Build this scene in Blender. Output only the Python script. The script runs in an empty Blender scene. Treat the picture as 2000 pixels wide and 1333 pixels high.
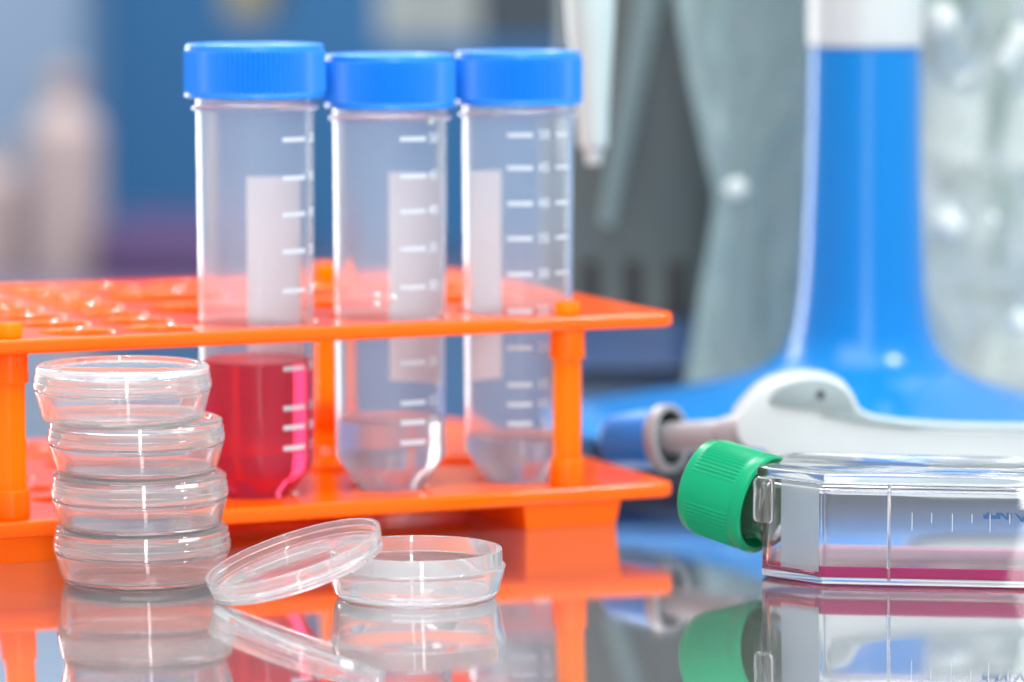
import bpy, bmesh, math, random
from mathutils import Vector, Matrix, noise
R = math.radians
PI = math.pi
S = 0.001                       # every length below is in millimetres
sc = bpy.context.scene
COL = sc.collection
random.seed(4)

# ------------------------------------------------------------------ camera
cam_d = bpy.data.cameras.new('camera')
cam = bpy.data.objects.new('camera', cam_d)
COL.objects.link(cam)
FPX, HCAM, PITCH = 7500.0, 140.0, R(5.83)
cam.location = (0, 0, HCAM * S)
cam.rotation_euler = (R(90) - PITCH, 0, 0)
cam_d.sensor_width = 36
cam_d.lens = FPX / 2000 * 36
cam_d.clip_start = 0.02
cam_d.clip_end = 20
cam_d.dof.use_dof = True
cam_d.dof.focus_distance = 0.842
cam_d.dof.aperture_fstop = 8.6
sc.camera = cam

# ------------------------------------------------------------------ world, exposure
world = bpy.data.worlds.new('World')
sc.world = world
world.use_nodes = True
wb = world.node_tree.nodes['Background']
wb.inputs[0].default_value = (0.93, 0.965, 1.0, 1)
wb.inputs[1].default_value = 0.88
sc.view_settings.view_transform = 'Standard'
sc.view_settings.look = 'None'
sc.view_settings.exposure = 0.1
sc.view_settings.gamma = 1.0
cy = sc.cycles
cy.max_bounces = 28
cy.transmission_bounces = 24
cy.transparent_max_bounces = 24
cy.glossy_bounces = 10
cy.diffuse_bounces = 5
cy.sample_clamp_indirect = 6
cy.use_denoising = True
cy.blur_glossy = 0.4


def area(name, loc, target, w, h, power, color=(1, 1, 1)):
    d = bpy.data.lights.new(name, 'AREA')
    d.shape = 'RECTANGLE'
    d.size = w * S
    d.size_y = h * S
    d.energy = power
    d.color = color
    o = bpy.data.objects.new(name, d)
    COL.objects.link(o)
    o.location = Vector(loc) * S
    v = (Vector(target) - Vector(loc)).normalized()
    o.rotation_euler = v.to_track_quat('-Z', 'Y').to_euler()
    return o


# tall narrow lamp behind the camera: the vertical streaks on dishes and tubes
area('strip_lamp', (150, -350, 540), (0, 880, 60), 90, 1080, 6.5, (1, .99, .97))
# large soft lamp overhead
area('soft_lamp_above', (-100, 500, 1150), (0, 900, 0), 1000, 900, 15, (1, 1, 1))
# window on the left, behind the rack
area('window_lamp', (-680, 1900, 270), (0, 930, 60), 300, 1050, 11, (1, .985, .96))
# fill from the right
area('side_lamp', (650, 800, 900), (260, 1190, 60), 110, 110, 8, (.96, .98, 1))
area('background_fill_lamp', (0, 2900, 2100), (0, 3100, 0), 2400, 1600, 75, (1, 1, 1))  # added overhead lamp, no known source, brightens the far background

# small bright ceiling spot at the far side: the round glints on hole rims and plastic edges
area('ceiling_spot', (-250, 2100, 950), (-60, 980, 50), 45, 45, 5.0, (1, .98, .95))


# ------------------------------------------------------------------ materials
def mat(name, color, rough=0.4, ior=1.5, metal=0.0, trans=0.0, spec=0.5, sss=0.0, coat=0.0):
    m = bpy.data.materials.new(name)
    m.use_nodes = True
    b = m.node_tree.nodes['Principled BSDF']
    b.inputs['Base Color'].default_value = (*color, 1)
    b.inputs['Roughness'].default_value = rough
    b.inputs['IOR'].default_value = ior
    b.inputs['Metallic'].default_value = metal
    b.inputs['Transmission Weight'].default_value = trans
    b.inputs['Specular IOR Level'].default_value = spec
    b.inputs['Coat Weight'].default_value = coat
    if sss:
        b.inputs['Subsurface Weight'].default_value = sss
        b.inputs['Subsurface Scale'].default_value = 0.004
        b.inputs['Subsurface Radius'].default_value = (1, .4, .15)
    return m


def N(m, t, **kw):
    n = m.node_tree.nodes.new(t)
    for k, v in kw.items():
        setattr(n, k, v)
    return n


def bump_noise(m, scale, strength, dist=0.0005, detail=3, stretch=None):
    nt = m.node_tree
    b = nt.nodes['Principled BSDF']
    tc = N(m, 'ShaderNodeTexCoord')
    mp = N(m, 'ShaderNodeMapping')
    if stretch:
        mp.inputs['Scale'].default_value = stretch
    nz = N(m, 'ShaderNodeTexNoise')
    nz.inputs['Scale'].default_value = scale
    nz.inputs['Detail'].default_value = detail
    bp = N(m, 'ShaderNodeBump')
    bp.inputs['Strength'].default_value = strength
    bp.inputs['Distance'].default_value = dist
    nt.links.new(tc.outputs['Object'], mp.inputs[0])
    nt.links.new(mp.outputs[0], nz.inputs['Vector'])
    nt.links.new(nz.outputs[0], bp.inputs['Height'])
    nt.links.new(bp.outputs[0], b.inputs['Normal'])
    return nz


def color_noise(m, c1, c2, scale, lo=.35, hi=.65, stretch=None, detail=3):
    nt = m.node_tree
    b = nt.nodes['Principled BSDF']
    tc = N(m, 'ShaderNodeTexCoord')
    mp = N(m, 'ShaderNodeMapping')
    if stretch:
        mp.inputs['Scale'].default_value = stretch
    nz = N(m, 'ShaderNodeTexNoise')
    nz.inputs['Scale'].default_value = scale
    nz.inputs['Detail'].default_value = detail
    rp = N(m, 'ShaderNodeValToRGB')
    rp.color_ramp.elements[0].position = lo
    rp.color_ramp.elements[0].color = (*c1, 1)
    rp.color_ramp.elements[1].position = hi
    rp.color_ramp.elements[1].color = (*c2, 1)
    nt.links.new(tc.outputs['Object'], mp.inputs[0])
    nt.links.new(mp.outputs[0], nz.inputs['Vector'])
    nt.links.new(nz.outputs[0], rp.inputs[0])
    nt.links.new(rp.outputs[0], b.inputs['Base Color'])


def clear_plastic(name, tint=(1, 1, 1), ior=1.5, rough=0.0, haze=0.0, haze_col=(.9, .93, .95), bump=None, through=.5):
    """clear moulded plastic; haze is the share that scatters like a milky polymer"""
    m = bpy.data.materials.new(name)
    m.use_nodes = True
    nt = m.node_tree
    b = nt.nodes['Principled BSDF']
    b.inputs['Base Color'].default_value = (*tint, 1)
    b.inputs['Roughness'].default_value = rough
    b.inputs['IOR'].default_value = ior
    b.inputs['Transmission Weight'].default_value = 1.0
    if bump:
        bump_noise(m, *bump)
    if haze > 0:
        out = nt.nodes['Material Output']
        mx = N(m, 'ShaderNodeMixShader')
        mx.inputs[0].default_value = haze
        mx2 = N(m, 'ShaderNodeMixShader')
        mx2.inputs[0].default_value = through
        df = N(m, 'ShaderNodeBsdfDiffuse')
        tl = N(m, 'ShaderNodeBsdfTranslucent')
        df.inputs[0].default_value = (*haze_col, 1)
        tl.inputs[0].default_value = (*haze_col, 1)
        nt.links.new(df.outputs[0], mx2.inputs[1])
        nt.links.new(tl.outputs[0], mx2.inputs[2])
        nt.links.new(b.outputs[0], mx.inputs[1])
        nt.links.new(mx2.outputs[0], mx.inputs[2])
        nt.links.new(mx.outputs[0], out.inputs['Surface'])
    return m


def translucent_plastic(name, col, tcol, amount=.35, rough=.3, ior=1.5):
    m = mat(name, col, rough, ior)
    nt = m.node_tree
    out = nt.nodes['Material Output']
    b = nt.nodes['Principled BSDF']
    tl = N(m, 'ShaderNodeBsdfTranslucent')
    tl.inputs[0].default_value = (*tcol, 1)
    mx = N(m, 'ShaderNodeMixShader')
    mx.inputs[0].default_value = amount
    nt.links.new(b.outputs[0], mx.inputs[1])
    nt.links.new(tl.outputs[0], mx.inputs[2])
    nt.links.new(mx.outputs[0], out.inputs['Surface'])
    return m


M = {}
M['orange'] = translucent_plastic('orange_plastic', (1.0, .165, .0), (1.0, .30, .0), .38, .10)
M['orange_post'] = translucent_plastic('orange_backlit_plastic', (1.0, .22, .0), (1.0, .55, .0), .65, .25)  # backlit glow of the posts put into a yellower, more translucent orange
bump_noise(M['orange'], 160, .12, .0006)
M['blue_cap'] = translucent_plastic('blue_cap_plastic', (.01, .23, .80), (.0, .34, 1.0), .15, .32)
M['blue_stand'] = mat('blue_stand_plastic', (.0, .155, .46), .22, spec=.3)
M['blue_pipette'] = mat('blue_button_plastic', (.0, .19, .62), .3)
M['white_plastic'] = mat('white_plastic', (.45, .50, .51), .35)
M['cool_white'] = mat('cool_white_plastic', (.38, .49, .50), .35)
M['glint_white'] = mat('pale_glint', (.60, .66, .64), .15)  # pale colour standing in for small bright highlights
M['teal_block'] = mat('teal_block', (.10, .24, .22), .5)
M['white_block'] = mat('white_block', (.85, .88, .86), .4)
M['grey_plastic'] = mat('grey_plastic', (.22, .28, .29), .4)
M['dark_grey'] = mat('dark_grey_plastic', (.05, .07, .075), .5)
M['rod'] = mat('warm_grey_plastic', (.27, .28, .30), .35)
M['green_cap'] = translucent_plastic('green_cap_plastic', (.0, .34, .155), (.0, .54, .25), .25, .28, 1.4)
M['dish'] = clear_plastic('clear_polystyrene', (.985, .99, .99), 1.55, .0, .11, (1, 1, 1), (90, .04, .001), .6)
M['lid_clear'] = M['dish']
M['flask'] = clear_plastic('clear_flask_plastic', (.985, .99, .995), 1.55, .0, .025, (.92, .96, 1.0), (30, .03, .001))
M['frost'] = clear_plastic('frosted_panel', (.9, .93, .94), 1.2, .4, .45, (.52, .59, .64))
M['tube'] = clear_plastic('milky_tube_plastic', (.985, .985, .99), 1.22, .08, .12, (.66, .85, 1.0), None, .88)
M['mark'] = translucent_plastic('white_print', (.70, .76, .82), (.7, .78, .85), .4, .5)
M['patch'] = clear_plastic('white_writing_patch', (1, 1, 1), 1.1, .2, .9, (1, 1, 1))
M['text_blue'] = mat('blue_print', (.0, .06, .2), .5)
M['water'] = clear_plastic('clear_liquid', (.97, .98, 1.0), 1.33, .1, .3, (.86, .88, .95), None, .8)
M['slate'] = mat('slate_equipment_paint', (.06, .115, .125), .4)
color_noise(M['slate'], (.035, .055, .062), (.085, .11, .11), 9, .35, .7, (1, 1, .35))
M['slot'] = mat('slot_black', (.012, .014, .018), .6)
M['navy'] = mat('navy_panel', (.03, .08, .20), .4)
M['wall'] = mat('teal_wall', (.03, .16, .36), .6)
M['lilac'] = mat('pale_blue_plastic', (.25, .36, .51), .5)
M['purple'] = mat('purple_plastic', (.085, .045, .14), .5)
M['bench_dark'] = mat('dark_bench_paint', (.16, .13, .21), .5)
M['sand'] = mat('sand_plastic', (.44, .35, .34), .6)
M['pale_panel'] = mat('pale_panel', (.40, .45, .43), .5)
M['khaki_panel'] = mat('khaki_panel', (.32, .30, .19), .5)
M['steel_panel'] = mat('steel_panel', (.055, .08, .095), .4)


def liquid(name, absorb, density, col, tcol, amount):
    """clear coloured liquid: the colour deepens with the length of liquid looked through"""
    m = bpy.data.materials.new(name)
    m.use_nodes = True
    nt = m.node_tree
    b = nt.nodes['Principled BSDF']
    b.inputs['Base Color'].default_value = (1, 1, 1, 1)
    b.inputs['Roughness'].default_value = .01
    b.inputs['IOR'].default_value = 1.33
    b.inputs['Transmission Weight'].default_value = 1
    out = nt.nodes['Material Output']
    va = N(m, 'ShaderNodeVolumeAbsorption')
    va.inputs['Color'].default_value = (*absorb, 1)
    va.inputs['Density'].default_value = density
    nt.links.new(va.outputs[0], out.inputs['Volume'])
    df = N(m, 'ShaderNodeBsdfDiffuse')
    df.inputs[0].default_value = (*col, 1)
    tl = N(m, 'ShaderNodeBsdfTranslucent')
    tl.inputs[0].default_value = (*tcol, 1)
    a = N(m, 'ShaderNodeMixShader')
    a.inputs[0].default_value = .6
    c = N(m, 'ShaderNodeMixShader')
    c.inputs[0].default_value = amount
    nt.links.new(df.outputs[0], a.inputs[1])
    nt.links.new(tl.outputs[0], a.inputs[2])
    nt.links.new(b.outputs[0], c.inputs[1])
    nt.links.new(a.outputs[0], c.inputs[2])
    nt.links.new(c.outputs[0], out.inputs['Surface'])
    return m


M['red_liquid'] = liquid('crimson_medium', (.994, .0, .40), 150, (1.0, .0, .05), (1.0, .0, .09), .42)
M['pink_liquid'] = liquid('magenta_medium', (.99, .0, .55), 380, (1.0, .0, .42), (1.0, .0, .55), .07)
M['pink_edge'] = liquid('magenta_medium_edge', (.99, .0, .55), 380, (1.0, .0, .36), (1.0, .0, .5), .85)

# bench: polished, slightly hazy worktop
tb = mat('polished_worktop', (.60, .60, .61), .05, 2.1, .91)
M['table'] = tb
bump_noise(tb, 25, .02, .0006)
color_noise(tb, (.58, .585, .60), (.66, .665, .68), 6)
# faint wiping smears: the gloss varies in long soft streaks
tc_, mp_, nz_, mr_ = N(tb, 'ShaderNodeTexCoord'), N(tb, 'ShaderNodeMapping'), N(tb, 'ShaderNodeTexNoise'), N(tb, 'ShaderNodeMapRange')
mp_.inputs['Rotation'].default_value = (0, 0, .5)
mp_.inputs['Scale'].default_value = (8, 55, 1)
nz_.inputs['Scale'].default_value = 1.0
nz_.inputs['Detail'].default_value = 6
mr_.inputs['From Min'].default_value, mr_.inputs['From Max'].default_value = .35, .72
mr_.inputs['To Min'].default_value, mr_.inputs['To Max'].default_value = .028, .085
L_ = tb.node_tree.links
L_.new(tc_.outputs['Object'], mp_.inputs[0])
L_.new(mp_.outputs[0], nz_.inputs['Vector'])
L_.new(nz_.outputs[0], mr_.inputs['Value'])
L_.new(mr_.outputs[0], tb.node_tree.nodes['Principled BSDF'].inputs['Roughness'])
# wrinkled film
fm = clear_plastic('wrinkled_film', (.80, .90, .90), 1.4, .12, .6, (.40, .52, .54), (22, 1.0, .006))
M['film'] = fm
fm2 = clear_plastic('pale_film', (.92, .97, .95), 1.45, .05, .42, (.80, .87, .84), (26, 1.0, .006))
M['film_pale'] = fm2


# ------------------------------------------------------------------ mesh helpers
def link_mesh(name, verts, faces, m, parent=None, smooth=35, scale=S):
    me = bpy.data.meshes.new(name)
    me.from_pydata([tuple(c * scale for c in v) for v in verts], [], faces)
    me.update()
    bm = bmesh.new()
    bm.from_mesh(me)
    bmesh.ops.recalc_face_normals(bm, faces=bm.faces)
    bm.to_mesh(me)
    bm.free()
    if smooth:
        me.shade_smooth()
        me.set_sharp_from_angle(angle=R(smooth))
    me.materials.append(m)
    o = bpy.data.objects.new(name, me)
    COL.objects.link(o)
    o.parent = parent
    return o


def thing(name, label, cat, loc, rz=0, group=None, rx=0, ry=0):
    o = bpy.data.objects.new(name, None)
    COL.objects.link(o)
    o.empty_display_size = .01
    o.location = Vector(loc) * S
    o.rotation_euler = (rx, ry, rz)
    tag(o, label, cat, group)
    return o


def tag(o, label, cat, group=None, kind=None):
    if label:
        o['label'] = label
    if cat:
        o['category'] = cat
    if group:
        o['group'] = group
    if kind:
        o['kind'] = kind
    return o


def fillet(prof, r, n=3):
    """round the corners of a 2-D polyline; prof items (x, z) or (x, z, r)"""
    out = []
    k = len(prof)
    for i, p in enumerate(prof):
        rr = p[2] if len(p) > 2 else r
        if i in (0, k - 1) or rr <= 0:
            out.append((p[0], p[1]))
            continue
        a, b, c = Vector(prof[i - 1][:2]), Vector(p[:2]), Vector(prof[i + 1][:2])
        u, w = a - b, c - b
        if u.length < 1e-6 or w.length < 1e-6:
            out.append((p[0], p[1]))
            continue
        d = min(rr, u.length * .45, w.length * .45)
        u.normalize()
        w.normalize()
        p0, p1 = b + u * d, b + w * d
        for j in range(n + 1):
            t = j / n
            q = (1 - t) ** 2 * p0 + 2 * t * (1 - t) * b + t * t * p1
            out.append((q.x, q.y))
    return out


def lathe(name, prof, m, parent=None, seg=96, smooth=35, closed=False, sx=None, wob=None):
    """revolve (r, z) about Z; points with r=0 become poles. sx(angle, z) scales the radius"""
    V, F, rings = [], [], []
    for (r, z) in prof:
        if r < 1e-5:
            V.append((0, 0, z))
            rings.append([len(V) - 1])
        else:
            st = len(V)
            for i in range(seg):
                a = 2 * PI * i / seg
                k = sx(a, z) if sx else 1
                rr = r * k
                V.append((rr * math.cos(a), rr * math.sin(a), z))
            rings.append(list(range(st, st + seg)))
    n = len(rings)
    for j in range(n if closed else n - 1):
        A, B = rings[j], rings[(j + 1) % n]
        if len(A) == 1 and len(B) == 1:
            continue
        for i in range(seg):
            i2 = (i + 1) % seg
            if len(A) == 1:
                F.append((A[0], B[i2], B[i]))
            elif len(B) == 1:
                F.append((A[i], A[i2], B[0]))
            else:
                F.append((A[i], A[i2], B[i2], B[i]))
    return link_mesh(name, V, F, m, parent, smooth)


def prism(name, poly, z0, z1, m, parent=None, bev=0.0, smooth=35, seg=2, axis='z', holes_poly=None):
    """extruded polygon, with optional inner polygon cavity (a closed hollow shell)"""
    bm = bmesh.new()

    def add(pl, a, b):
        lo = [bm.verts.new((p[0], p[1], a)) for p in pl]
        hi = [bm.verts.new((p[0], p[1], b)) for p in pl]
        fs = [bm.faces.new(lo[::-1]), bm.faces.new(hi)]
        for i in range(len(pl)):
            j = (i + 1) % len(pl)
            fs.append(bm.faces.new((lo[i], lo[j], hi[j], hi[i])))
        return fs
    add(poly, z0, z1)
    bmesh.ops.recalc_face_normals(bm, faces=bm.faces)
    if bev > 0:
        bmesh.ops.bevel(bm, geom=list(bm.edges), offset=bev, segments=seg, profile=.5, affect='EDGES', clamp_overlap=True)
    if holes_poly:
        pl, a, b, ib = holes_poly
        fs = add(pl, a, b)
        bmesh.ops.recalc_face_normals(bm, faces=fs)
        es = list({e for f in fs for e in f.edges})
        old = set(bm.faces) - set(fs)
        bmesh.ops.bevel(bm, geom=es, offset=ib, segments=4, profile=.5, affect='EDGES', clamp_overlap=True)
        fs = [f for f in bm.faces if f not in old]
        bmesh.ops.reverse_faces(bm, faces=fs)
    if axis == 'y':       # polygon is (x, z), extrusion along y
        for v in bm.verts:
            v.co = Vector((v.co.x, v.co.z, v.co.y))
        bmesh.ops.reverse_faces(bm, faces=bm.faces)
    for v in bm.verts:
        v.co *= S
    me = bpy.data.meshes.new(name)
    bm.to_mesh(me)
    bm.free()
    if smooth:
        me.shade_smooth()
        me.set_sharp_from_angle(angle=R(smooth))
    me.materials.append(m)
    o = bpy.data.objects.new(name, me)
    COL.objects.link(o)
    o.parent = parent
    return o


def box(name, x0, x1, y0, y1, z0, z1, m, parent=None, bev=.5):
    return prism(name, [(x0, y0), (x1, y0), (x1, y1), (x0, y1)], z0, z1, m, parent, bev)


def cyl_between(name, p, q, r0, r1, m, parent=None, seg=32, cap=.4):
    p, q = Vector(p), Vector(q)
    L = (q - p).length
    o = lathe(name, fillet([(0, 0), (r0, 0), (r1, L), (0, L)], cap), m, parent, seg)
    o.location = p * S
    o.rotation_euler = (q - p).to_track_quat('Z', 'Y').to_euler()
    return o


def hexish(n, r, ph=0):
    return [(r * math.cos(2 * PI * i / n + ph), r * math.sin(2 * PI * i / n + ph)) for i in range(n)]


def plate_with_holes(name, poly, holes, thick, m, parent, z, bev=1.0, corner=3):
    """flat plate from a filled curve with round holes; bevelled edges"""
    cu = bpy.data.curves.new(name, 'CURVE')
    cu.dimensions = '2D'
    cu.fill_mode = 'BOTH'
    cu.extrude = (thick / 2 - bev) * S
    cu.bevel_depth = bev * S
    cu.bevel_resolution = 2
    cu.offset = -bev * S

    def spl(pts):
        s = cu.splines.new('POLY')
        s.points.add(len(pts) - 1)
        for i, p in enumerate(pts):
            s.points[i].co = (p[0] * S, p[1] * S, 0, 1)
        s.use_cyclic_u = True
    spl(poly)
    for (x, y, r, n) in holes:
        spl([(x + r * math.cos(-2 * PI * i / n), y + r * math.sin(-2 * PI * i / n)) for i in range(n)])
    tmp = bpy.data.objects.new('tmp', cu)
    COL.objects.link(tmp)
    dg = bpy.context.evaluated_depsgraph_get()
    me = bpy.data.meshes.new_from_object(tmp.evaluated_get(dg))
    bpy.data.objects.remove(tmp)
    bpy.data.curves.remove(cu)
    me.name = name
    me.materials.clear()
    me.materials.append(m)
    me.shade_smooth()
    me.set_sharp_from_angle(angle=R(40))
    o = bpy.data.objects.new(name, me)
    COL.objects.link(o)
    o.parent = parent
    o.location = (0, 0, z * S)
    return o


def round_rect(x0, x1, y0, y1, r, n=6):
    pts = []
    for cx, cyy, a0 in ((x1 - r, y1 - r, 0), (x0 + r, y1 - r, 90), (x0 + r, y0 + r, 180), (x1 - r, y0 + r, 270)):
        for i in range(n + 1):
            a = R(a0 + 90 * i / n)
            pts.append((cx + r * math.cos(a), cyy + r * math.sin(a)))
    return pts


def at(px, py, Y):
    """point of the place seen at pixel (px, py) of the 2000 x 1333 photograph, at depth Y (mm)"""
    x, y = (px - 1000) / FPX, -(py - 666.5) / FPX
    c, s = math.cos(PITCH), math.sin(PITCH)
    d = Vector((x, c + y * s, -s + y * c))
    d *= Y / d.y
    return Vector((d.x, d.y, d.z + HCAM))


# ------------------------------------------------------------------ setting
tbl = box('table', -900, 1100, -200, 1500, -40, 0, M['table'], None, 2)
tag(tbl, None, None, kind='structure')
wl = box('back_wall', -3000, 3000, 4500, 4540, -900, 2500, M['wall'], None, 0)
tag(wl, None, None, kind='structure')

# ------------------------------------------------------------------ tube rack
PHI = R(23.5)
RC = Vector((14.8, 924, 0))
CU, SU = math.cos(PHI), math.sin(PHI)


def rack_pt(u, v):
    return (RC.x + u * CU - v * SU, RC.y + u * SU + v * CU)


rack = thing('tube_rack', 'bright orange two-tier plastic rack full of round holes, holding the capped tubes', 'tube rack', RC, PHI)
U0, U1, VD = -218, 28, 142
outline = round_rect(U0, U1, 0, VD, 4)
tube_u = [-73.3, -38.8, -5.0]
TV = 22
big = [(u, TV) for u in (-73.3, -39.0, -5.0)] + [(u, v) for u in (-73.3, -39.0, -5.0) for v in (57, 92)]
small = []
for i in range(6):
    for j in range(7):
        u = -100 - i * 20.5
        if i == 5 and j > 8:
            continue
        v = 13 + j * 19.4
        small.append((u, v))
row_back = [(u, 123) for u in (-80, -59, -38, 12)]
post_uv = [(0.5, 4.6), (-138.7, 7.0), (-12.5, 136), (-152, 136)]
up_holes = [(u, v, 14.6, 48) for u, v in big]
for u, v in small:
    if all((u - a) ** 2 + (v - b) ** 2 > (8.4 + 4.6) ** 2 for a, b in post_uv):
        up_holes.append((u, v, 8.4, 32))
for u, v in row_back:
    up_holes.append((u, v, 8.4, 32))
up_holes.append((18.5, 62, 6.5, 28))
up_holes.append((18.5, 84, 6.5, 28))
plate_with_holes('upper_shelf', outline, up_holes, 3.4, M['orange'], rack, 49.85)
lo_holes = [(u, v, 9.3, 40) for u, v in big]
for u, v in small:
    if all((u - a) ** 2 + (v - b) ** 2 > (5.5 + 5.2) ** 2 for a, b in post_uv):
        lo_holes.append((u, v, 5.4, 28))
for u, v in row_back:
    lo_holes.append((u, v, 5.4, 28))
plate_with_holes('lower_shelf', outline, lo_holes, 3.7, M['orange'], rack, 7.9)


def flute(a, z, n=8, d=.06):
    return 1 - d * (0.5 + .5 * math.cos(n * a))


for (u, v) in post_uv:
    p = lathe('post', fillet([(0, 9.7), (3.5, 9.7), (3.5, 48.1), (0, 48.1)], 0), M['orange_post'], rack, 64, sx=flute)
    p.location = (u * S, v * S, 0)
    for z0, z1, rr in ((9.8, 16.5, 4.3), (41, 48.1, 4.3)):
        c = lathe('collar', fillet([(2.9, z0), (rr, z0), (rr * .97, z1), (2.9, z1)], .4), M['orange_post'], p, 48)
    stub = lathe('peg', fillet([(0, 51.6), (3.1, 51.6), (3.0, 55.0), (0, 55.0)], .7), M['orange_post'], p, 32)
for u0, u1 in ((-12.5, 13.2), (-157, -127)):
    # foot: four-sided skirt, open below, slightly drawn in towards the table
    pl0 = [(u0 + .9, 1.8), (u1 - .9, 1.8), (u1 - .9, VD - 1.8), (u0 + .9, VD - 1.8)]
    pl1 = [(u0, .8), (u1, .8), (u1, VD - .8), (u0, VD - .8)]
    t = 1.6
    V, F = [], []
    for pl, z, ins in ((pl0, 0.02, 0), (pl1, 6.0, 0), (pl1, 6.0, t), (pl0, 0.02, t)):
        for k, (x, y) in enumerate(pl):
            V.append((x + (ins if k in (0, 3) else -ins), y + (ins if k < 2 else -ins), z))
    for r_ in range(4):
        for k in range(4):
            a, b = r_ * 4 + k, r_ * 4 + (k + 1) % 4
            c, d = ((r_ + 1) % 4) * 4 + (k + 1) % 4, ((r_ + 1) % 4) * 4 + k
            F.append((a, b, c, d))
    link_mesh('foot', V, F, M['orange'], rack, 0)

for v0 in (34, 104):
    box('underside_rail', -126.9, -12.6, v0, v0 + 2, .4, 6.02, M['orange'], rack, .3)


# ------------------------------------------------------------------ centrifuge tubes
def bent(o, r, ang0, z0, mirror=False):
    """wrap a flat mesh (x along the circumference, y up) round a cylinder of radius r"""
    for v in o.data.vertices:
        x, y, z = v.co / S
        a = ang0 + x / r
        rr = r + z
        v.co = Vector((rr * math.sin(a), -rr * math.cos(a), z0 + y)) * S


def text_mesh(body, size, thick):
    cu = bpy.data.curves.new('txt', 'FONT')
    cu.body = body
    cu.size = size * .95 * S
    cu.extrude = thick * S
    cu.align_x = 'CENTER'
    cu.align_y = 'CENTER'
    cu.resolution_u = 3
    tmp = bpy.data.objects.new('tmp', cu)
    COL.objects.link(tmp)
    dg = bpy.context.evaluated_depsgraph_get()
    me = bpy.data.meshes.new_from_object(tmp.evaluated_get(dg))
    bpy.data.objects.remove(tmp)
    bpy.data.curves.remove(cu)
    return me


def shell_patch(V, F, rf, a0, a1, z0, z1, t, n=14, m=1):
    """thin curved slab on the tube wall between two angles (0 = towards the camera, + = right)"""
    b = len(V)
    for layer in (0, t):
        for j in range(m + 1):
            z = z0 + (z1 - z0) * j / m
            for i in range(n + 1):
                a = a0 + (a1 - a0) * i / n
                r = rf(z) + layer
                V.append((r * math.sin(a), -r * math.cos(a), z))
    k = (n + 1) * (m + 1)
    for j in range(m):
        for i in range(n):
            q = b + j * (n + 1) + i
            F.append((q, q + 1, q + n + 2, q + n + 1))
            F.append((q + k, q + k + n + 1, q + k + n + 2, q + k + 1))
    for i in range(n):
        q = b + i
        F.append((q, q + k, q + k + 1, q + 1))
        q = b + m * (n + 1) + i
        F.append((q, q + 1, q + k + 1, q + k))
    for j in range(m):
        q = b + j * (n + 1)
        F.append((q, q + n + 1, q + n + 1 + k, q + k))
        q = b + j * (n + 1) + n
        F.append((q, q + k, q + n + 1 + k, q + n + 1))


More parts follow.
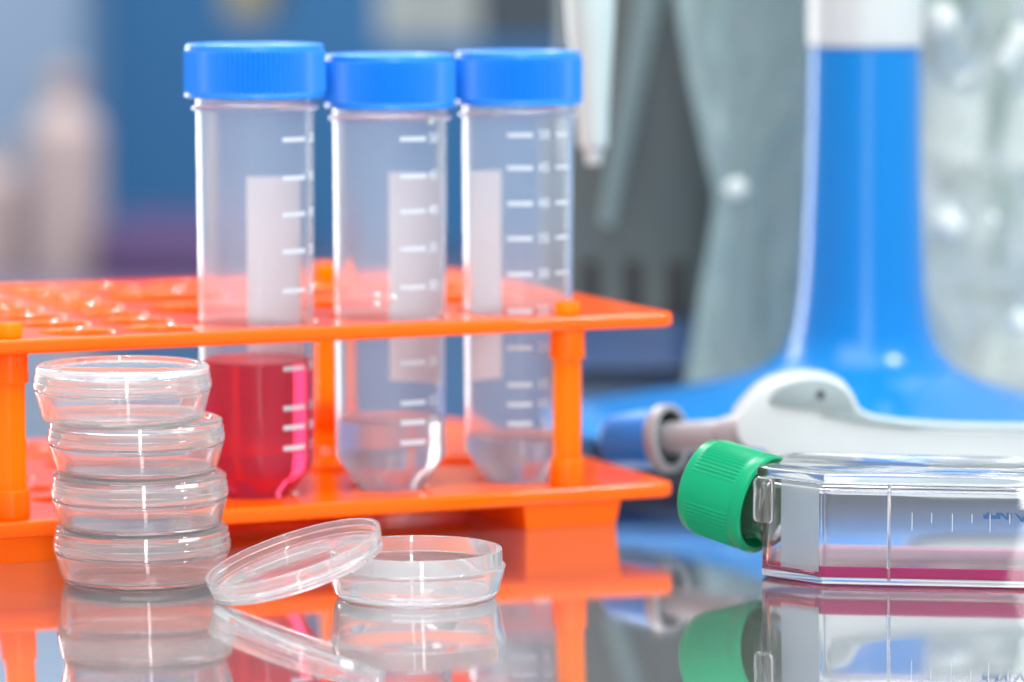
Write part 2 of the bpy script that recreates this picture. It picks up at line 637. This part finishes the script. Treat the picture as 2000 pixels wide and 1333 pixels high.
def make_tube(label, u, rt, rcap, zbot, zcap0, zcap1, marks, mark_ang, num_ang, patch, liq, small_ang=None):
    x, y = rack_pt(u, TV)
    t = thing('centrifuge_tube', label, 'centrifuge tube', (x, y, 0), 0, 'capped centrifuge tubes standing in the orange rack')
    rb = rt * .955
    zc = zbot + 9.2
    w = 1.0
    rtip = 7.3

    def rf(z):
        return rb + (rt - rb) * (z - zc) / (zcap1 - zc)
    outer = fillet([(0, zbot + .8), (rtip - 1.5, zbot + .8), (rtip - .8, zbot), (rtip, zbot + .4), (rb, zc, 1.0), (rt, zcap1 - 3)], .4, 4)
    inner = fillet([(rt - w, zcap1 - 3), (rb - w, zc + .3, 2.2), (rtip - 2.5, zbot + 1.6, 2), (0, zbot + 1.5)], .3, 4)
    lathe('tube_body', outer + inner, M['tube'], t, 96)
    # thread / sealing ring under the cap
    ring = fillet([(rt - .02, zcap0 - 3.0), (rt + .9, zcap0 - 2.8), (rt + .9, zcap0 - 2.0), (rt - .02, zcap0 - 1.8)], .2)
    lathe('neck_ring', ring, M['tube'], t, 96)
    # ribbed cap with a smooth skirt and rolled top edge
    nr = 84

    def rib(a, z):
        if zcap0 + 1.3 < z < zcap1 - 1.6:
            return 1 + .022 * math.cos(nr * a)
        return 1
    H = zcap1 - zcap0
    pr = [(rt + .15, zcap0 + 1), (rt + .15, zcap0), (rcap, zcap0), (rcap, zcap0 + .9)]
    pr = fillet(pr, .4)
    pr += [(rcap - .15, zcap0 + 1.2), (rcap - .15, zcap0 + 1.5), (rcap - .2, zcap1 - 2.0), (rcap - .2, zcap1 - 1.7)]
    pr += fillet([(rcap - .25, zcap1 - 1.5), (rcap - .25, zcap1, 1.4), (rcap - 3, zcap1), (rcap - 3.4, zcap1 - .4), (0, zcap1 - .4)], .3, 5)
    pr += [(0, zcap1 - 1.6), (rt + .15, zcap1 - 1.6)]
    lathe('cap', pr, M['blue_cap'], t, nr * 4, 30, closed=True, sx=rib)
    # printed graduation bars
    V, F = [], []
    for z in marks:
        shell_patch(V, F, rf, R(mark_ang[0]), R(mark_ang[1]), z - .55, z + .55, .12, 6)
        if small_ang:
            shell_patch(V, F, rf, R(small_ang[0]), R(small_ang[1]), z - .4, z + .4, .12, 6)
    link_mesh('graduation_marks', V, F, M['mark'], t, 0)
    nums = ['50', '45', '40', '35', '30', '25', '20', '15', '10', '7', '5']
    bm = bmesh.new()
    for z, s in zip(marks, nums):
        me = text_mesh(s, 3.4, .1)
        tmp = bmesh.new()
        tmp.from_mesh(me)
        for v in tmp.verts:
            xx, yy, zz = v.co / S
            a = R(num_ang) + xx / rf(z)
            rr = rf(z) + .02 + zz + .1
            v.co = Vector((rr * math.sin(a), -rr * math.cos(a), z + yy)) * S
        m2 = bpy.data.meshes.new('tmp')
        tmp.to_mesh(m2)
        tmp.free()
        bm.from_mesh(m2)
    me = bpy.data.meshes.new('graduation_numbers')
    bm.to_mesh(me)
    bm.free()
    me.materials.append(M['mark'])
    o = bpy.data.objects.new('graduation_numbers', me)
    COL.objects.link(o)
    o.parent = t
    # writing patch on the far side of the wall
    V, F = [], []
    a0, a1, z0, z1 = patch
    shell_patch(V, F, rf, R(a0), R(a1), z0, z1, .1, 20)
    link_mesh('writing_patch', V, F, M['patch'], t, 60)
    if liq:
        zl, m = liq
        g = .45
        rl = rf(zl) - w + g
        pl = fillet([(0, zbot + 1.3), (rtip - 2.4 + g, zbot + 1.4, 1), (rb - w + g, zc + .25, 2.2), (rl, zl)], .3, 4)
        pl += [(rl, zl + .01), (rl - .8, zl - .35), (rl - 2, zl - .5), (0, zl - .5)]
        lathe('liquid', pl, m, t, 96)
    return t


def hy(py, Y):
    return at(1000, py, Y).z


marks1 = [hy(y, 907) for y in (272, 347, 418, 490, 567, 645, 718, 795, 833, 873)]
marks2 = [hy(y, 921) for y in (270, 342, 411, 484, 558, 631, 705, 783, 821, 860)]
marks3 = [hy(y, 935) for y in (262, 326, 395, 463, 532, 604, 675, 747, 785, 822)]
make_tube('wide blue-capped clear tube holding crimson liquid, nearest the petri dish stack',
          tube_u[0], 14.2, 16.7, 8.0, 104.9, 117.6, marks1, (31, 60), 73, (180 + 13, 180 - 50, hy(345, 930), 40), (42.4, M['red_liquid']))
make_tube('blue-capped clear tube between two others, a little clear liquid, label patch reaching its edge',
          tube_u[1], 14.0, 15.75, 8.0, 101.9, 114.8, marks2, (12, 40), 50, (180 + 3, 180 - 78, hy(337, 943), hy(744, 943)), (26.5, M['water']))
make_tube('blue-capped clear tube partly behind the orange post, beside the hanging white pipette tip',
          tube_u[2], 13.9, 15.6, 8.0, 102.2, 115.2, marks3, (-11, 15), 27, (180 + 18, 180 + 68, hy(332, 957), hy(737, 957)), (20.5, M['water']), (42, 62))


for (px, py, rr) in ((736, 578, .75), (736, 596, .8), (769, 583, .75), (840, 237, .9)):  # opaque pale beads stand in for the highlights on droplets
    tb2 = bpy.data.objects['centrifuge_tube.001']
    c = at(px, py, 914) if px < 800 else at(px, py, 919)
    dr = lathe('droplet_glint', [(rr * math.sin(PI * i / 8), -rr * math.cos(PI * i / 8)) for i in range(9)], M['glint_white'], tb2, 16, 80)
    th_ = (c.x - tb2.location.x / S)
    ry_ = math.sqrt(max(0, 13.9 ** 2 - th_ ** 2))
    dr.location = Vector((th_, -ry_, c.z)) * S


# ------------------------------------------------------------------ petri dishes
def dish_base(parent, name='base'):
    w = .85
    prof = fillet([(0, .55), (15.8, .55), (16.1, .05), (17.2, .05, .4), (17.9, .8, .6), (19.35, 6.1), (19.45, 6.6), (18.75, 6.75), (18.65, 10.2),
                   (17.85, 10.2), (17.75, 6.0), (16.6, 1.5, .6), (0, 1.45)], .12, 3)
    return lathe(name, prof, M['dish'], parent, 128)


def dish_lid(parent, name='lid', z=0, flip=False):
    # top panel recessed inside a stacking rim, stepped skirt
    prof = [(0, 11.3), (16.6, 11.3), (16.9, 12.35), (18.2, 12.4, .3), (19.2, 12.0, .5), (19.25, 10.5), (19.45, 10.35), (19.5, 9.0), (19.7, 8.85), (19.75, 7.35),
            (19.0, 7.35), (18.9, 9.6), (18.75, 11.0, .4), (17.8, 10.45, .3), (0, 10.45)]
    if flip:
        prof = [(r[0], 12.4 - r[1], *r[2:]) for r in prof]
    prof = fillet(prof, .11, 3)
    prof = [(r, zz + z) for r, zz in prof]
    return lathe(name, prof, M['lid_clear'], parent, 128)


labels = ['closed clear petri dish at the bottom of the stack, standing on the table',
          'closed clear petri dish second from the bottom of the stack',
          'closed clear petri dish second from the top of the stack',
          'closed clear petri dish on top of the stack, shifted towards the orange post']
zs = 0
for k, (px, tilt) in enumerate(((277, 0), (274.5, .4), (267, .3), (243, -.5))):
    X = at(px, 1000, 847).x
    d = thing('petri_dish', labels[k], 'petri dish', (X, 847 + (0, -1.2, .6, -.8)[k], zs), random.uniform(0, 6), 'closed petri dishes in one stack')
    d.rotation_euler = (0, 0, random.uniform(0, 6))
    dish_base(d)
    dish_lid(d)
    zs += 12.05 if k < 3 else 0

X = at(814, 1100, 830).x
od = dish_base(None, 'open_petri_dish')
od.location = (X * S, .826, 0.0002)
tag(od, 'open clear petri dish bottom standing on the table with the loose lid leaning on it', 'petri dish')
# lid lying upside down, one side on the table and the other on the open dish's rim
ld = dish_lid(None, 'loose_cover', flip=True)
tag(ld, 'loose clear petri dish lid tilted with one side raised on the open dish', 'petri dish lid')
TL = R(17)
ld.rotation_euler = (R(5), -TL, R(0))
pl = at(414, 1182, 822)
rm_ = ld.rotation_euler.to_matrix()
low = min((rm_ @ v.co).z for v in ld.data.vertices)
left = min((rm_ @ v.co).x for v in ld.data.vertices)
ld.location = Vector((pl.x / 1 * S - left - 1.3 * S, .821, -low + .0002))

# ------------------------------------------------------------------ culture flask
FL = thing('culture_flask', 'flat clear culture flask lying on its side with a green ribbed cap and magenta liquid', 'culture flask', (68.6, 839, 0), R(-7.3))
# local frame: -x towards the neck, +y away from the camera; front shoulder corner at the origin
outer = [(0, 0), (66, 0), (66, 35), (-8.4, 35), (-13.2, 25.5), (-14.0, 10.4)]
w = 1.3
innr = [(.5, w), (64.5, w), (64.5, 35 - w), (-7.8, 35 - w), (-12.0, 25), (-12.7, 11.3)]
fb = prism('flask_body', outer, 0.25, 22.7, M['flask'], FL, .35, 30, 3, holes_poly=(innr, 2.05, 21.6, 1.6))
# welded top plate with a lip that overhangs the side walls
o2 = [(.3, -.7), (66.5, -.7), (66.5, 35.7), (-8.8, 35.7), (-14.6, 26.2), (-15.4, 10.4)]
prism('top_plate', o2, 22.75, 24.9, M['flask'], FL, .5, 30, 3)
o3 = [(3.5, 3), (62, 3), (62, 31.8), (-5.4, 31.8), (-10.0, 24.2), (-10.4, 12.2)]
# raised inner rib on the plate
bm_ = []
prism('plate_rib', o3, 24.95, 25.35, M['flask'], FL, .15, 30, 2)
# guard tab hanging from the plate at the neck end
e1, e2 = Vector((-15.2, 10.2)), Vector((-9.8, 6.1))
dirv = (e2 - e1).normalized()
nrm = Vector((-dirv.y, dirv.x)) * -1
prof = round_rect(0, 5.6, 12.6, 22.8, 1.3)
V = []
n_ = len(prof)
for off in (-.1, -1.6):
    for (s_, h_) in prof:
        q = e1 + dirv * s_ + Vector((dirv.y, -dirv.x)) * (-off)
        V.append((q.x, q.y, h_ - (0.12 * (5.6 - s_) * 0)))
F = [tuple(range(n_)), tuple(range(2 * n_ - 1, n_ - 1, -1))]
for i in range(n_):
    j = (i + 1) % n_
    F.append((i, j, n_ + j, n_ + i))
tabo = link_mesh('guard_tab', V, F, M['flask'], FL, 30)
bv = tabo.modifiers.new('b', 'BEVEL')
bv.width = .5 * S
bv.segments = 2
# frosted writing panel on the front shoulder face
a_, b_ = Vector((-14.0, 10.4)), Vector((0, 0))
dd = (b_ - a_).normalized()
nn = Vector((dd.y, -dd.x))
V, F = [], []
pts = [(5.6, 3.0), (16.4, 3.0), (16.4, 22.4), (5.6, 22.4)]
for off in (.06, .16):
    for s_, h_ in pts:
        q = a_ + dd * s_ + nn * off
        V.append((q.x, q.y, h_))
F = [(0, 1, 2, 3), (7, 6, 5, 4), (0, 4, 5, 1), (1, 5, 6, 2), (2, 6, 7, 3), (3, 7, 4, 0)]
link_mesh('frosted_panel', V, F, M['frost'], FL, 0)
# vertical mould seam on the front wall
prism('seam', [(14.2, -.32), (14.9, -.32), (15.0, -.02), (14.1, -.02)], 1.0, 22.6, M['flask'], FL, .1)
# medium: a shallow magenta layer on the floor of the flask
g = .25
innl = [(.5, w - g), (64.7, w - g), (64.7, 35 - w + g), (-7.9, 35 - w + g), (-12.2, 25), (-12.9, 11.2)]
lq = prism('liquid', innl, 1.85, 3.9, M['pink_liquid'], FL, 0, 0)
# the medium climbs the front wall a little: a narrow, deeply coloured meniscus
prism('meniscus', [(-1.5, w - g + 1.55), (.5, w - g - .02), (64.6, w - g - .02), (64.6, w + .7), (.7, w + .7), (-1.2, w + 2.2)], 1.8, 4.15, M['pink_edge'], lq, .2, 0)
# graduation ticks and printed lettering on the front wall
V, F = [], []
for i, px in enumerate((1789, 1827, 1867, 1905, 1940, 1978)):
    x = (px - 1616) / FPX * 846
    hh = (4.0, 2.2, 4.0, 2.0, 4.0, 2.0)[i]
    z1 = 16.6
    k = len(V)
    for yy in (-.03, -.10):
        V += [(x, yy, z1 - hh), (x + .14, yy, z1 - hh), (x + .14, yy, z1), (x, yy, z1)]
    F += [tuple(k + c for c in f) for f in ((0, 1, 2, 3), (7, 6, 5, 4), (0, 4, 5, 1), (1, 5, 6, 2), (2, 6, 7, 3), (3, 7, 4, 0))]
link_mesh('graduation_marks', V, F, M['mark'], FL, 0)
# lettering, only the lower halves of the mirrored characters are inked
glyph = [
    [(525, 440), (700, 440), (690, 380), (760, 370), (765, 540), (560, 540)],
    [(840, 420), (880, 460), (1040, 460), (1050, 540), (840, 540)],
    [(1045, 400), (1080, 380), (1210, 385), (1210, 545), (1050, 540), (1050, 460)],
    [(1205, 385), (1260, 385), (1450, 500), (1440, 385), (1520, 385), (1525, 560), (1450, 560), (1210, 440)],
    [(1605, 400), (1640, 400), (1640, 545), (1605, 545)],
    [(1760, 400), (1850, 400), (2050, 520), (2160, 400), (2250, 400), (2070, 610), (2000, 590)],
    [(2330, 400), (2600, 400), (2600, 440), (2400, 440), (2400, 560), (2330, 560)],
]
bm = bmesh.new()
for gl in glyph:
    lo, hi = [], []
    for (gx, gy) in gl:
        px, py = 1900 + gx / 20, 1001.5 + (gy - 480) / 13
        x = (px - 1616) / FPX * 846 * 1.0
        z = hy(py, 840)
        lo.append(bm.verts.new((x * S, -.03 * S, z * S)))
        hi.append(bm.verts.new((x * S, -.10 * S, z * S)))
    bm.faces.new(lo)
    bm.faces.new(hi[::-1])
    for i in range(len(gl)):
        j = (i + 1) % len(gl)
        bm.faces.new((lo[i], lo[j], hi[j], hi[i]))
bmesh.ops.recalc_face_normals(bm, faces=bm.faces)
me = bpy.data.meshes.new('printed_lettering')
bm.to_mesh(me)
bm.free()
me.materials.append(M['text_blue'])
pt = bpy.data.objects.new('printed_lettering', me)
COL.objects.link(pt)
pt.parent = FL
# neck (clear, threaded) and cap share the canted axis
axis = Matrix.Rotation(R(7.3), 3, 'Z') @ Vector((-math.cos(R(35)) * math.cos(R(11)), math.sin(R(35)) * math.cos(R(11)), math.sin(R(11))))
q = axis.to_track_quat('Z', 'Y')
neck0 = Vector((-12.0, 18.0, 14.6))
pr = fillet([(8.6, -1.8), (8.3, -.4), (7.9, .4), (7.9, 4.0), (8.5, 4.5), (8.5, 5.3), (7.9, 5.8), (7.9, 14), (6.8, 14), (6.8, .2), (7.3, -1.8)], .2)
nk = lathe('neck', pr, M['flask'], FL, 72, closed=True)
nk.location = neck0 * S
nk.rotation_euler = q.to_euler()
nr = 72


def crib(a, z):
    if 4.3 < z < 14.9:
        k = math.cos(nr * a)
        # ribs in four groups with plain stretches between
        grp = 1 if math.cos(2 * a + 0.5) < .8 else 0
        return 1 + .017 * k * grp
    return 1


pr = [(9.9, 1.2), (10.1, .6), (10.9, .3), (11.4, .8), (11.45, 2.6), (11.2, 3.2), (11.1, 3.9), (11.15, 4.4), (11.1, 14.8), (11.0, 15.4)]
pr += fillet([(10.95, 15.6), (10.7, 17.6, 1.6), (9.0, 17.7), (8.6, 17.4), (0, 17.4)], .3, 5)
pr += [(0, 15.8), (9.8, 15.8), (9.8, 2.0)]
cp = lathe('cap', pr, M['green_cap'], FL, nr * 4, 30, closed=True, sx=crib)
cp.location = (neck0 + axis * 1.6) * S
cp.rotation_euler = (q @ Matrix.Rotation(R(25), 3, 'Z').to_quaternion()).to_euler()

# ------------------------------------------------------------------ pipette stand
SX, SY = at(1685, 500, 1100).x, 1100
stand = thing('pipette_stand', 'glossy blue pipette stand with round column flaring into a wide foot, white collar above', 'pipette stand', (SX, SY, 0))


def flare(a, z):
    k = max(0, min(1, (24 - z) / 20))
    c = math.cos(a)
    return 1 + k * (.22 * max(0, -c) - .08 * max(0, c))


ctrl = [(16.0, 112), (16.1, 95), (16.6, 75), (17.4, 55), (18.2, 42), (19.6, 32), (22, 25.5), (27, 20.3), (34, 16.8), (44, 13.6), (56, 10.6), (67, 8.2), (73, 6.6), (75, 5.4), (74, 3.8), (68, 2.0), (65, .2), (0, .2)]
lathe('foot', fillet([(0, 112)] + ctrl, 0), M['blue_stand'], stand, 128, 60, sx=flare)
lathe('collar', fillet([(0, 112.2), (16.3, 112.2), (16.6, 150), (17, 240), (0, 240)], 1.2), M['white_plastic'], stand, 64)
lathe('carousel', fillet([(0, 240.2), (60, 240.2), (62, 244), (60, 250), (0, 250)], 1.5), M['white_plastic'], stand, 96)

# hanging pipette (its tip cone is what shows)
hp = thing('hanging_pipette', 'white pipette tip cone hanging point-down beside the blue capped tubes', 'pipette', (0, 0, 0))
p0, p1 = at(1160, 322, 1055), at(1150, -120, 1055)
ax = (p1 - p0).normalized()
hp.location = p0 * S
hp.rotation_euler = ax.to_track_quat('Z', 'Y').to_euler()
lathe('tip_cone', fillet([(0, 0), (2.0, 0), (2.6, 4.2), (3.9, 5.2), (4.4, 14), (6.4, 38), (7.2, 62), (0, 62)], .4), M['cool_white'], hp, 48)
lathe('barrel', fillet([(0, 62.1), (8.5, 62.1), (11, 80), (12, 130), (12, 175), (0, 175)], 1.5), M['white_plastic'], hp, 48)
ar = cyl_between('hook', (0, 0, 95), (Vector((SX, SY, 0)) * 0 + Vector((62, 0, 95))), 3, 3, M['grey_plastic'], hp)

# ------------------------------------------------------------------ pipette lying down in front of the stand
YP = 965
LP = thing('lying_pipette', 'white and grey pipette lying behind the flask, its blue push button pointing at the rack', 'pipette', at(1500, 900, YP))
o_ = at(1500, 900, YP)


def lpoly(pts, Y=YP):
    r = []
    for (px, py) in pts:
        v = at(px, py, Y) - o_
        r.append((v.x, v.z))
    return r


def smooth_poly(pts, n=4):
    out = []
    k = len(pts)
    for i in range(k):
        p0, p1, p2, p3 = (Vector(pts[(i + j - 1) % k]) for j in range(4))
        for j in range(n):
            t = j / n
            q = .5 * ((2 * p1) + (p2 - p0) * t + (2 * p0 - 5 * p1 + 4 * p2 - p3) * t * t + (3 * p1 - p0 - 3 * p2 + p3) * t ** 3)
            out.append((q.x, q.y))
    return out


bodyp = [(1432, 822), (1452, 788), (1490, 752), (1545, 733), (1605, 733), (1652, 752), (1672, 788), (1700, 815), (1770, 828), (1880, 835), (2050, 838), (2250, 838),
         (2255, 900), (2250, 958), (2050, 962), (1850, 962), (1780, 955), (1735, 925), (1640, 915), (1545, 908), (1502, 900), (1490, 870), (1448, 860)]
bo = prism('body', smooth_poly(lpoly(bodyp)), -11, 11, M['white_plastic'], LP, 1.8, 50, 4, axis='y')
insp = [(1502, 786), (1522, 758), (1562, 743), (1610, 743), (1648, 762), (1668, 795), (1664, 808), (1600, 803), (1540, 797)]
ins = prism('finger_rest', smooth_poly(lpoly(insp, YP - 11)), -11.9, -10.9, M['grey_plastic'], LP, .4, 50, 2, axis='y')
sp = at(1603, 771, YP - 12) - o_
scw = lathe('screw', fillet([(0, 0), (1.2, 0), (1.1, .5), (0, .5)], .1), M['dark_grey'], ins, 24)
scw.location = (sp.x * S, -11.95 * S, sp.z * S)
scw.rotation_euler = (R(90), 0, 0)
grip = [(1668, 800), (1700, 816), (1770, 827), (1880, 833), (2050, 836), (2050, 845), (1880, 841), (1770, 837), (1690, 829), (1600, 812)]
prism('grip_strip', lpoly(grip, YP - 11), -11.8, -10.8, M['grey_plastic'], LP, .2, 50, 2, axis='y')
# plunger: rod, collar and hollow blue push button
pa = at(1446, 848, YP) - o_
pb = at(1180, 862, YP + 25) - o_
dv = (pb - pa).normalized()
dv = Vector((dv.x, .55, dv.z)).normalized()
cyl_between('rod', pa, pa + dv * 30, 4.1, 4.1, M['rod'], LP)
cyl_between('rod_collar', pa - dv * 2, pa + dv * 5.5, 5.2, 4.6, M['rod'], LP, cap=1)
bt = pa + dv * 22
Lb = 17
bprof = fillet([(0, 8), (7.2, 7), (7.4, 0), (8.3, 0, .3), (8.35, 1.6), (7.9, 2.0), (7.6, 8), (6.9, Lb, 1.5), (0, Lb + .8)], .3, 4)
pbn = lathe('push_button', bprof, M['blue_pipette'], LP, 64)
pbn.location = bt * S
pbn.rotation_euler = dv.to_track_quat('Z', 'Y').to_euler()
rg = lathe('button_rim', fillet([(7.0, 1.0), (7.3, -1.6), (8.7, -1.4), (8.9, 1.0), (8.45, 1.9), (7.15, 1.2)], .3, 3), M['rod'], pbn, 64, closed=True)
lathe('button_lining', [(0, 5.0), (6.8, 5.0), (6.95, -.8), (7.1, -.8), (7.05, 5.6), (0, 5.8)], M['dark_grey'], pbn, 48)

# ------------------------------------------------------------------ things farther back on the bench
def slab(name, px0, px1, pt_, pb_, Y, m, parent=None, depth=60, bev=2, z0=None, z1=None):
    a, b = at(px0, pt_, Y), at(px1, pb_, Y)
    return box(name, a.x, b.x, Y, Y + depth, b.z if z0 is None else z0, a.z if z1 is None else z1, m, parent, bev)


eq = thing('lab_instrument', 'dark slate bench instrument with black vent slots, standing behind the tube rack', 'instrument', (0, 0, 0))
YE = 1270
slab('housing', 1098, 1560, 0, 700, YE, M['slate'], eq, 120, 3, z0=19, z1=330)
slab('plinth', 1120, 1540, 0, 700, YE + 3, M['navy'], eq, 110, 1, z0=0.3, z1=18.8)
for px in (1152, 1236, 1320, 1404, 1488):
    slab('vent_slot', px - 18, px + 18, 512, 622, YE - 1, M['slot'], eq, .9, .2)
# narrow steel upright beside it
cb = thing('cabinet', 'steel and khaki panelled cabinet seen between the caps', 'cabinet', (0, 0, 0))
slab('pale_door', 735, 835, -900, 560, 3400, M['pale_panel'], cb, 300, 3, z0=58, z1=900)
slab('khaki_door', 837, 935, -900, 560, 3404, M['pale_panel'], cb, 300, 3, z0=58, z1=900)
slab('steel_door', 938, 1300, -900, 560, 3400, M['steel_panel'], cb, 300, 3, z0=58, z1=900)
slab('khaki_door', 430, 525, -900, 560, 3402, M['khaki_panel'], cb, 300, 3, z0=78, z1=900)
sb = box('side_bench', -1500, 900, 2750, 3700, -800, -150, M['bench_dark'], None, 4)
tag(sb, 'long dark mauve side bench far behind the table, carrying blurred bottles and boxes', 'bench')
lilac = slab('storage_box', -700, 165, -300, 560, 3900, M['lilac'], None, 200, 6, z0=-899, z1=700)
tag(lilac, 'pale blue upright storage box at the far left of the bench', 'box')


def bottle(name, label, px, Y, r, h, m, m2):
    t = thing(name, label, 'bottle', (at(px, 500, Y).x, Y, -150))
    lathe('bottle_body', fillet([(0, .2), (r, .2), (r, h * .72, 12), (r * .4, h * .84, 6), (r * .4, h * .9), (0, h * .9)], 2, 5), m, t, 48)
    lathe('bottle_cap', fillet([(0, h * .9 + .2), (r * .5, h * .9 + .2), (r * .5, h), (0, h)], 1.5), m2, t, 32)
    return t


bottle('reagent_bottle', 'pinkish sand coloured bottle blurred behind the left end of the rack', 128, 3400, 34, 185, M['sand'], M['sand'])
bottle('reagent_bottle', 'pinkish bottle cut off by the left edge of the photo', -25, 3420, 34, 120, M['sand'], M['sand'])
pbx = slab('pipette_tip_box', 190, 560, 450, 640, 3300, M['purple'], None, 250, 5, z0=-149.8)
tag(pbx, 'low purple box blurred behind the rack beside the crimson tube', 'box')


def sheet(name, outline_px, Y, m, label, amp=9, depth=4, n=46, seed=0, tilt=0):
    """crumpled plastic bag: two wrinkled walls joined at the rim, standing on the bench"""
    xs = [p[0] for p in outline_px]
    ys = [p[1] for p in outline_px]
    poly = [(at(px, py, Y).x, at(px, py, Y).z) for px, py in outline_px]
    x0, x1 = min(p[0] for p in poly), max(p[0] for p in poly)
    z0, z1 = max(.3, min(p[1] for p in poly)), max(p[1] for p in poly)

    def edges(z):
        xi = []
        for i in range(len(poly)):
            (ax_, az), (bx, bz) = poly[i], poly[(i + 1) % len(poly)]
            if (az - z) * (bz - z) <= 0 and abs(az - bz) > 1e-6:
                xi.append(ax_ + (bx - ax_) * (z - az) / (bz - az))
        return (min(xi), max(xi)) if xi else (x0, x1)
    V, F = [], []
    nz_ = int(n * 1.3)
    for side in (0, 1):
        for j in range(nz_ + 1):
            z = z0 + (z1 - z0) * j / nz_
            l, r = edges(min(max(z, z0 + .01), z1 - .01))
            for i in range(n + 1):
                t = i / n
                x = l + (r - l) * t
                bulge = math.sin(PI * t) ** .5 * depth
                p = Vector((x * .035, z * .02, seed + side * 7))
                wv = noise.noise(p) * amp + abs(noise.noise(p * 2.3)) * amp * .7 + abs(noise.noise(p * 5.1)) * amp * .25
                k = math.sin(PI * t) ** .4
                V.append((x, Y + (-bulge + wv * k if side == 0 else bulge + amp * .6 * k + wv * k), z))
    m1 = (n + 1) * (nz_ + 1)
    for j in range(nz_):
        for i in range(n):
            q = j * (n + 1) + i
            F.append((q, q + 1, q + n + 2, q + n + 1))
            F.append((q + m1, q + m1 + n + 1, q + m1 + n + 2, q + m1 + 1))
    for j in range(nz_):
        for i in (0, n):
            q = j * (n + 1) + i
            F.append((q, q + n + 1, q + n + 1 + m1, q + m1))
    o = link_mesh(name, V, F, m, None, 60)
    tag(o, label, 'plastic bag', 'clear plastic bags standing on the bench')
    return o


bag1 = sheet('plastic_bag', [(1302, -500), (1318, 0), (1345, 160), (1398, 390), (1362, 600), (1330, 800), (1640, 800), (1640, -500)], 1215, M['film'],
      'grey-green wrinkled clear bag between the dark instrument and the blue column', 10, 8, seed=3)
bag2 = sheet('plastic_bag', [(1640, -600), (1640, 830), (2300, 830), (2300, -600)], 1190, M['film_pale'],
      'pale crumpled clear bag to the right of the blue column', 14, 10, seed=9)
def contents(bag, items, Y):
    for (x0, x1, y0, y1, mk) in items:
        a, b = at(x0, y0, Y), at(x1, y1, Y)
        box('bag_content', a.x, b.x, Y, Y + 10, b.z, a.z, M[mk], bag, 2)


def glint_beads(bag, pts, Y):  # pale balls painted in as the blurred highlights on the film
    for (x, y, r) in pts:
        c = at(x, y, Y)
        kb = lathe('film_glint', [(r * math.sin(PI * i / 10), -r * math.cos(PI * i / 10)) for i in range(11)], M['glint_white'], bag, 24, 80)
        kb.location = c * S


contents(bag2, [(1812, 1905, 165, 335, 'white_block'), (1912, 1958, -20, 300, 'teal_block'), (1800, 1850, 60, 110, 'grey_plastic'),
                (1830, 1900, 350, 385, 'grey_plastic'), (1925, 1965, 345, 520, 'teal_block'), (1965, 2060, 180, 330, 'white_block'),
                (1870, 1930, 420, 470, 'white_block'), (1840, 2000, 560, 590, 'grey_plastic'), (1880, 2100, 650, 760, 'white_block'), (1800, 1900, -60, 20, 'teal_block')], 1200)
glint_beads(bag2, [(1838, 38, 5), (1850, 438, 5), (1935, 428, 2.2), (1992, 632, 4), (1990, 70, 3.5), (1975, 95, 3.5), (1960, 118, 3)], 1168)
glint_beads(bag1, [(1438, 368, 3.2)], 1196)
# slim pale strip leaning in front of the instrument
s0, s1 = at(1185, 440, 1262), at(1312, -260, 1262)
st = cyl_between('pipette_tip', s0, s1, 2.6, 5.5, M['film'], None)
tag(st, 'long slanting translucent strip hanging in front of the dark instrument', 'pipette tip')
